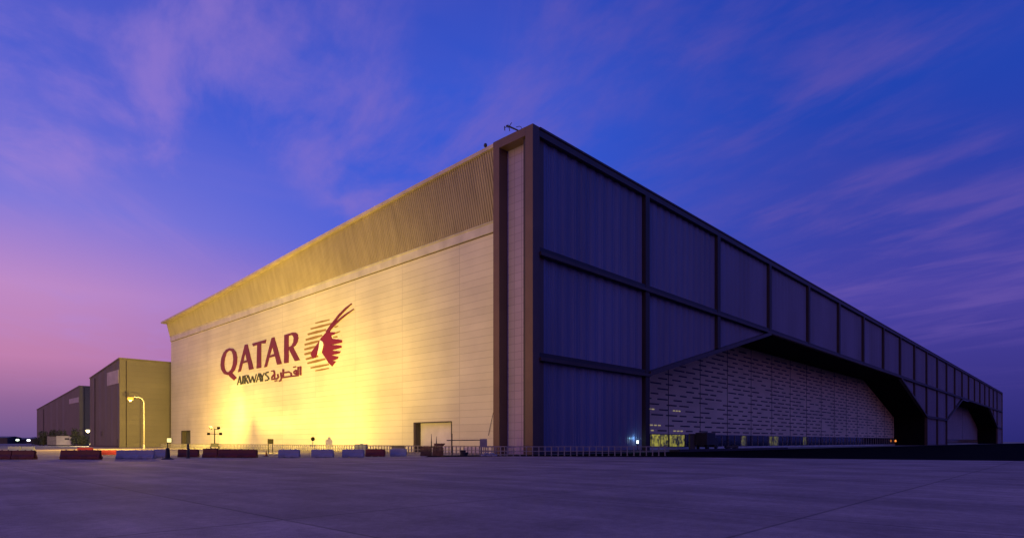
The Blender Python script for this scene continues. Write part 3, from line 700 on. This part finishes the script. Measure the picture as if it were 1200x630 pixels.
# ---------------------------------------------------------------- odds and ends along the apron edge
t = thing('marker_post', 'dark post with a flared foot and a small glowing square on top', 'marker', (X(196.5,54), 54, .02))
mb = MB(); mb.lathe([(.5,0),(.48,.06),(.2,.14),(.16,.9),(.11,1.0),(.04,1.05),(.04,1.5)], n=12); mb.build('post', m_black, t)
mb = MB(); mb.box(-.04,.38,-.05,.05,1.5,1.9); bx_ = mb.build('lamp_box', m_dark, t)
mb = MB(); mb.lathe([(.25,1.903),(.25,1.915)], (.17,0,0), 24); mb.build('added_light_shield', m_dark, t)  # added disc that keeps the wall wash off the near ground
mb = MB(); mb.box(-.02,.36,-.065,-.052,1.52,1.88); mb.build('lens', m_marker, bx_)
t = thing('bollard', 'dark slim bollard standing before the dark wall door', 'bollard', (X(220.5,58), 58, .02))
mb = MB(); mb.lathe([(.2,0),(.2,.05),(.13,.07),(.15,.7),(.12,.9),(.10,1.2),(.13,1.28),(.05,1.36)], n=12); mb.build('post', m_dark, t)
t = thing('traffic_cone', 'tiny dark cone on the bright ground right of the red barriers', 'cone', (X(312,66), 66, 0))
mb = MB(); mb.box(-.2,.2,-.2,.2,0,.04); mb.build('base', m_black, t)
mb = MB(); mb.lathe([(.15,.04),(.03,.6),(.01,.61)], n=12); mb.build('cone', m_orange, t)
t = thing('water_tank', 'white square water tank in a cage behind the white barriers', 'tank', (X(423.5,70), 70, 0))
mb = MB(); mb.box(-.6,.6,-.5,.5,.16,1.3); mb.lathe([(.2,1.3),(.2,1.36)], n=12); mb.build('tank', m_whpl, t, bevel=.08)
mb = MB()
for zz_ in (.3,.6,.9,1.2):
    mb.tube([(-.63,-.53,zz_),(.63,-.53,zz_),(.63,.53,zz_),(-.63,.53,zz_),(-.63,-.53,zz_)], .02, 6)
for xx in (-.63,-.2,.2,.63): mb.tube([(xx,-.55,.1),(xx,-.55,1.3)], .02, 6)
mb.build('cage', m_steel, t)
mb = MB(); mb.box(-.6,.6,-.5,.5,.1,.155)
for xx in (-.5,0,.5): mb.box(xx-.08, xx+.08, -.5, .5, 0, .098)
mb.build('pallet', m_wood, t)
t = thing('utility_cabinet', 'low grey cabinet behind the white barrier beside the pallet stack', 'cabinet', (X(466.5,69), 69, 0))
mb = MB(); mb.box(-.72,.72,-.3,.3,.1,1.0); mb.build('body', m_steel, t, bevel=.03)
mb = MB(); mb.prism([(-.8,1.003),(.8,1.003),(.74,1.1),(-.74,1.1)], -.36, .36, 'y'); mb.build('lid', m_dark, t)
mb = MB(); mb.box(-.7,.7,-.28,.28,0,.098); mb.build('base', m_dark, t)
t = thing('pallet_stack', 'dark stack of timber pallets in front of the pale roller door', 'pallet stack', (X(506.5,68), 68, 0), .05)
rnd = random.Random(5)
for i in range(7):
    z0 = .0+i*.155; dx = rnd.uniform(-.05,.05); mb = MB()
    for k in range(2):
        x0 = -1.3+k*1.32+dx
        for q in range(6): mb.box(x0+q*.205, x0+q*.205+.16, -.55, .55, z0+.11, z0+.135)
        for yy in (-.5,0,.42): mb.box(x0, x0+1.18, yy, yy+.09, z0, z0+.108)
    mb.build('pallet', m_wood, t)
mb = MB(); mb.prism([(.25,1.1),(1.2,1.1),(1.45,1.4),(.25,1.4)], -.4, .4, 'y'); tag(mb.build('timber_crate', m_wood), 'pale wedge shaped crate lying on top of the pallet stack', 'crate').location = (X(506.5,68), 68, 0)
for px, h, lb in ((505.5, 2.5, 'dark stake behind the pallet stack, taller one'), (511.5, 2.2, 'dark stake behind the pallet stack, shorter one')):
    t = thing('stake', lb, 'stake', (X(px,69.5), 69.5, 0)); mb = MB(); mb.tube([(0,0,0),(0,0,h*.6),(0,0,h)], [.05,.07,.02], 6); mb.build('rod', m_dark, t)
t = thing('boom_barrier', 'pale boom barrier with a thin arm by the roller door', 'boom barrier', (X(566.5,68), 68, 0))
mb = MB(); mb.box(-.4,.4,-.25,.25,1.05,1.9); mb.build('cabinet', m_steel, t, bevel=.03)
mb = MB(); mb.box(-.33,-.2,-.15,.15,0,1.05); mb.box(.2,.33,-.15,.15,0,1.05); mb.box(-.5,.5,-.3,.3,0,.05); mb.build('stand', m_steel, t)
mb = MB(); mb.tube([(-.4,-.3,1.78),(-4.1,-.3,1.74)], .05, 8); mb.build('arm', m_dark, t)
mb = MB(); mb.tube([(-3.5,-.3,0),(-3.5,-.3,2.5)], .055, 8); mb.box(-3.7,-3.3,-.5,-.1,0,.05); mb.build('rest_post', m_dark, t)
t = thing('tyre_stack', 'black tyres stacked beside the railing left of the corner', 'tyre stack', (X(543.5,66.5), 66.5, 0))
for i, (dx, dz) in enumerate(((0,0),(.06,.22),(-.1,.44))):
    mb = MB(); prof = [(.2,.02),(.40,.0),(.43,.06),(.43,.15),(.40,.21),(.2,.19)]
    if i == 2: prof = [(r*.75, z) for r, z in prof]
    mb.lathe(prof, (dx,0,dz), 16); mb.build('tyre', m_black, t)
t = thing('sandbag_pile', 'pale sandbags in a low pile at the railing near the corner column', 'sandbags', (X(573,66), 66, 0))
for dx, dz, r in ((-.6,0,.1),(0,0,.2),(.6,0,-.1),(-.3,.16,.3),(.3,.16,0)):
    mb = MB(); mb.tube([(dx-.3,0,.09+dz),(dx-.22,0,.09+dz),(dx+.22,0,.09+dz),(dx+.3,0,.09+dz)], [.04,.12,.12,.04], 8); mb.build('sandbag', m_whpl, t, smooth=True)

# ---------------------------------------------------------------- at the gate
t = thing('box_truck', 'dark box truck parked before the glazed foot of the first gate', 'truck', (X(826.5,117), 117, .008), math.radians(50))
mb = MB(); mb.box(-2.0,2.2,-1.15,1.15,.95,3.3); mb.build('cargo_box', m_dark, t, bevel=.04)
mb = MB(); mb.prism([(2.28,.5),(3.9,.5),(3.9,1.4),(3.55,2.3),(2.28,2.4)], -1.05, 1.05, 'y'); cb_ = mb.build('cab', m_dark, t, bevel=.05)
mb = MB(); mb.quad((3.91,-.95,1.42),(3.91,.95,1.42),(3.58,.9,2.25),(3.58,-.9,2.25)); mb.build('windscreen', m_glass, cb_)
mb = MB(); mb.box(-2,3.6,-.5,.5,.55,.93); mb.build('chassis', m_black, t)
for xx in (-1.2, 2.9):
    for s in (-1, 1): mb = MB(); mb.tube([(xx,s*.8,.47),(xx,s*1.1,.47)], .47, 14); mb.build('wheel', m_black, t)
t = thing('equipment_cabinet', 'tall dark cabinet standing just left of the box truck', 'cabinet', (X(811,117), 117, .008))
mb = MB(); mb.box(-.55,.55,-.4,.4,.1,2.9); mb.build('body', m_dark, t, bevel=.03)
mb = MB(); mb.prism([(-.62,2.9),(.62,2.9),(.5,3.1),(-.5,3.1)], -.45, .45, 'y'); mb.build('roof', m_black, t)
mb = MB(); mb.box(-.5,.5,-.35,.35,0,.1); mb.build('base', m_black, t)
t = thing('baggage_tug', 'small dark tug by the sill right of the box truck', 'tug', (X(857,118), 118, .008))
mb = MB(); mb.prism([(-1.2,.35),(1.2,.35),(1.2,.9),(.3,1.0),(.1,.8),(-1.2,.8)], -.6, .6, 'y'); mb.build('body', m_dark, t, bevel=.04)
for xx in (-.7,.7):
    for s in (-1,1): mb = MB(); mb.tube([(xx,s*.45,.3),(xx,s*.7,.3)], .3, 12); mb.build('wheel', m_black, t)
mb = MB(); mb.tube([(-.2,-.55,.8),(-.2,-.55,1.75),(-1.1,-.55,1.75),(-1.1,-.55,.8)], .04); mb.tube([(-.2,.55,.8),(-.2,.55,1.75),(-1.1,.55,1.75),(-1.1,.55,.8)], .04); mb.box(-1.15,-.15,-.6,.6,1.75,1.8); mb.build('canopy', m_black, t)
o = MB(); o.box(30, 76, -3.4, -3.1, .01, .42); o.box(30, 76, -3.1, -1.6, .01, .3)
o = o.build('planter_kerb', m_dkframe); o.location = W(0,0,0); o.rotation_euler = (0,0,HROT); tag(o, 'long low dark kerb before the foot of the first gate', 'kerb')
p = W(246.6, 11.2, 0); t = thing('warning_beacon', 'small amber beacon at the far jamb of the first gate', 'beacon', p)
mb = MB(); mb.tube([(0,0,0),(0,0,1.5)], .1); mb.build('pole', m_dark, t)
mb = MB(); mb.lathe([(.25,1.5),(.35,1.7),(.3,2.2),(.1,2.4)], n=12); mb.build('lens', m_amber, t)
p = W(23.3, -.1, 0); t = thing('wall_lamp', 'small cold white lamp low on the first blue bay', 'lamp', p, HROT)
mb = MB(); mb.tube([(0,0,0),(0,0,1.25)], .05); mb.box(-.22,.22,-.1,.1,1.25,1.32); mb.build('stand', m_dark, t)
mb = MB(); mb.box(-.17,.17,-.08,.08,1.33,1.78); mb.build('lens', m_cold, t)
point('wall_lamp_light', W(23.3,.3,2.1), 22, (.35,.75,1), .12)

# ---------------------------------------------------------------- on the roof
t = thing('rooftop_davit', 'thin dark davit arm with cross bars on the roof corner', 'davit', W(.9, 2.6, 40.0))
mb = MB(); mb.tube([(.1,0,0),(0,0,.25)], .09, 6); mb.tube([(0,0,.15),(-.1,0,.8),(-.35,0,.9),(-.75,0,.78)], .035, 6); mb.build('stand', m_dark, t)
mb = MB(); mb.tube([(.05,0,.12),(-1.5,0,.82),(-2.0,0,1.0)], [.085,.1,.06], 6); mb.build('arm', m_dark, t)
mb = MB(); mb.tube([(-1.3,0,1.35),(-1.55,0,.95),(-2.2,0,.72)], .045, 6); mb.tube([(-2.2,0,.9),(-2.15,0,.38)], .06, 6); mb.tube([(-1.6,0,.75),(-1.55,0,.3)], .05, 6); mb.tube([(-1.75,-.4,.9),(-1.75,.4,.9)], .05, 6); mb.build('cross_bar', m_dark, t)
t = thing('obstruction_light', 'small dark obstruction light at the roof edge left of the corner bay', 'obstruction light', W(.15, 8.4, zt(8.4)))
mb = MB(); mb.lathe([(.09,0),(.09,.2),(.2,.24),(.24,.42),(.16,.62),(.04,.68)], n=10); mb.build('globe', m_dark, t)

# ---------------------------------------------------------------- far left background
t = thing('site_cabin', 'cream portable cabin lit yellow at the foot of the far annex', 'cabin', (X(73,225), 225, 0), .06)
mb = MB(); mb.box(-1.2,4.2,-1.4,1.4,.35,3.7); mb.build('body', m_cabin, t)
mb = MB(); mb.box(-4.6,-1.22,-1.2,1.6,.35,3.5); mb.build('side_unit', m_steel, t)
mb = MB(); mb.box(-4.75,4.3,-1.5,1.7,3.72,3.9); mb.build('roof', m_dark, t)
mb = MB(); mb.box(-4.4,4.0,-1.2,1.2,0,.34); mb.build('skids', m_dark, t)
mb = MB(); mb.box(1.8,3.4,-1.43,-1.38,2.3,2.9); mb.build('window', m_glass, t)
t = thing('storage_box', 'bright white low storage box at the foot of the far street lamp', 'box', (X(114,212), 212, 0))
mb = MB(); mb.box(-1.8,1.8,-.7,.7,.1,1.1); mb.build('body', m_white, t, bevel=.04)
mb = MB(); mb.box(-1.85,1.85,-.75,.75,1.103,1.2); mb.build('lid', m_white, t)
mb = MB(); mb.box(-1.7,-1.3,-.6,.6,0,.098); mb.box(1.3,1.7,-.6,.6,0,.098); mb.build('skids', m_dark, t)
t = thing('bollard_lamp', 'short glowing bollard lamp right of the white storage box', 'lamp', (X(127.5,180), 180, 0))
mb = MB(); mb.lathe([(.2,0),(.2,.55)], n=10); mb.build('post', m_dark, t)
mb = MB(); mb.lathe([(.28,.55),(.28,1.2),(.1,1.35)], n=10); mb.build('lens', m_halide, t)
def far_lamp(px, depth, h, m_l, label):
    t = thing('area_lamp', label, 'lamp', (X(px,depth), depth, 0))
    mb = MB(); mb.tube([(0,0,0),(0,0,h)], .12); mb.build('pole', m_dark, t)
    mb = MB(); mb.lathe([(.2,h-.2),(.85,h),(.85,h+.7),(.2,h+.9)], n=10); mb.build('bulb', m_l, t)
far_lamp(20.5, 420, 2.4, m_green, 'distant greenish white lamp on the horizon at far left')
far_lamp(33.5, 420, 2.2, m_bluew, 'distant bluish white lamp on the horizon, second from left')
for (x0, x1, dep, h, lb) in ((-30, 9, 470, 4.6, 'long low dark shed on the horizon, cut by the left edge'), (9, 30, 480, 3.6, 'low dark shed behind the greenish lamp'), (30, 47, 465, 3.9, 'low dark shed between the bluish lamp and the far annex')):
    a, b_ = X(x0, dep), X(x1, dep); t = thing('distant_shed', lb, 'shed', ((a+b_)/2, dep, 0), 0, 'sheds on the left horizon')
    hw = (b_-a)/2-.3
    mb = MB(); mb.box(-hw,hw,0,14,0,h); mb.build('wall', m_dark, t)
    mb = MB(); mb.prism([(-.4,h+.003),(14.4,h+.003),(7,h+1.2)], -hw-.3, hw+.3, 'x'); mb.build('roof', m_dark, t)

def shrub(px, depth, h, wd, label):
    t = thing('shrub', label, 'shrub', (X(px,depth), depth, 0), 0, 'dusty shrubs at the foot of the annexes')
    mb = MB(); rnd = random.Random(px)
    for k in range(5):
        q = rnd.uniform(0, 6.28); mb.tube([(0,0,0),(.3*wd*math.cos(q)*.6,.3*wd*math.sin(q)*.6,h*.55),(.4*wd*math.cos(q),.4*wd*math.sin(q),h*.8)], [.12,.07,.03], 5)
    mb.build('stem', m_bark, t)
    mb = MB()
    for k in range(650):
        u = rnd.uniform(0,6.28); v = rnd.random()**.5; zz_ = rnd.uniform(.12,1)
        rr = wd/2*v*(1-.55*abs(zz_-.45)**1.2)*(1+.3*math.sin(3*u+px)); c = Vector((rr*math.cos(u), rr*math.sin(u), h*zz_*(1+.12*math.sin(5*u))))
        s = rnd.uniform(.16,.36); a = Vector((rnd.gauss(0,1),rnd.gauss(0,1),rnd.gauss(0,1))).normalized(); b_ = a.orthogonal().normalized()
        mb.quad(c-a*s, c+b_*s*.5, c+a*s, c-b_*s*.5)
    mb.build('foliage', m_leaf, t)
for px, d_, h, wd, lb in ((51, 225, 5.0, 3.4, 'dark shrub at the left corner of the far annex'), (62, 228, 5.6, 3.0, 'tall dark shrub behind the left part of the cream cabin'),
        (72.5, 226, 5.6, 4.5, 'dark shrub rising over the middle of the cream cabin'), (88, 224, 6.0, 3.2, 'tall dark shrub just right of the cream cabin'),
        (96, 222, 3.6, 5.0, 'low broad dark shrub between the cabin and the far street lamp'), (47, 232, 3.0, 5.0, 'low dark shrub left of the far annex corner')):
    shrub(px, d_, h, wd, lb)
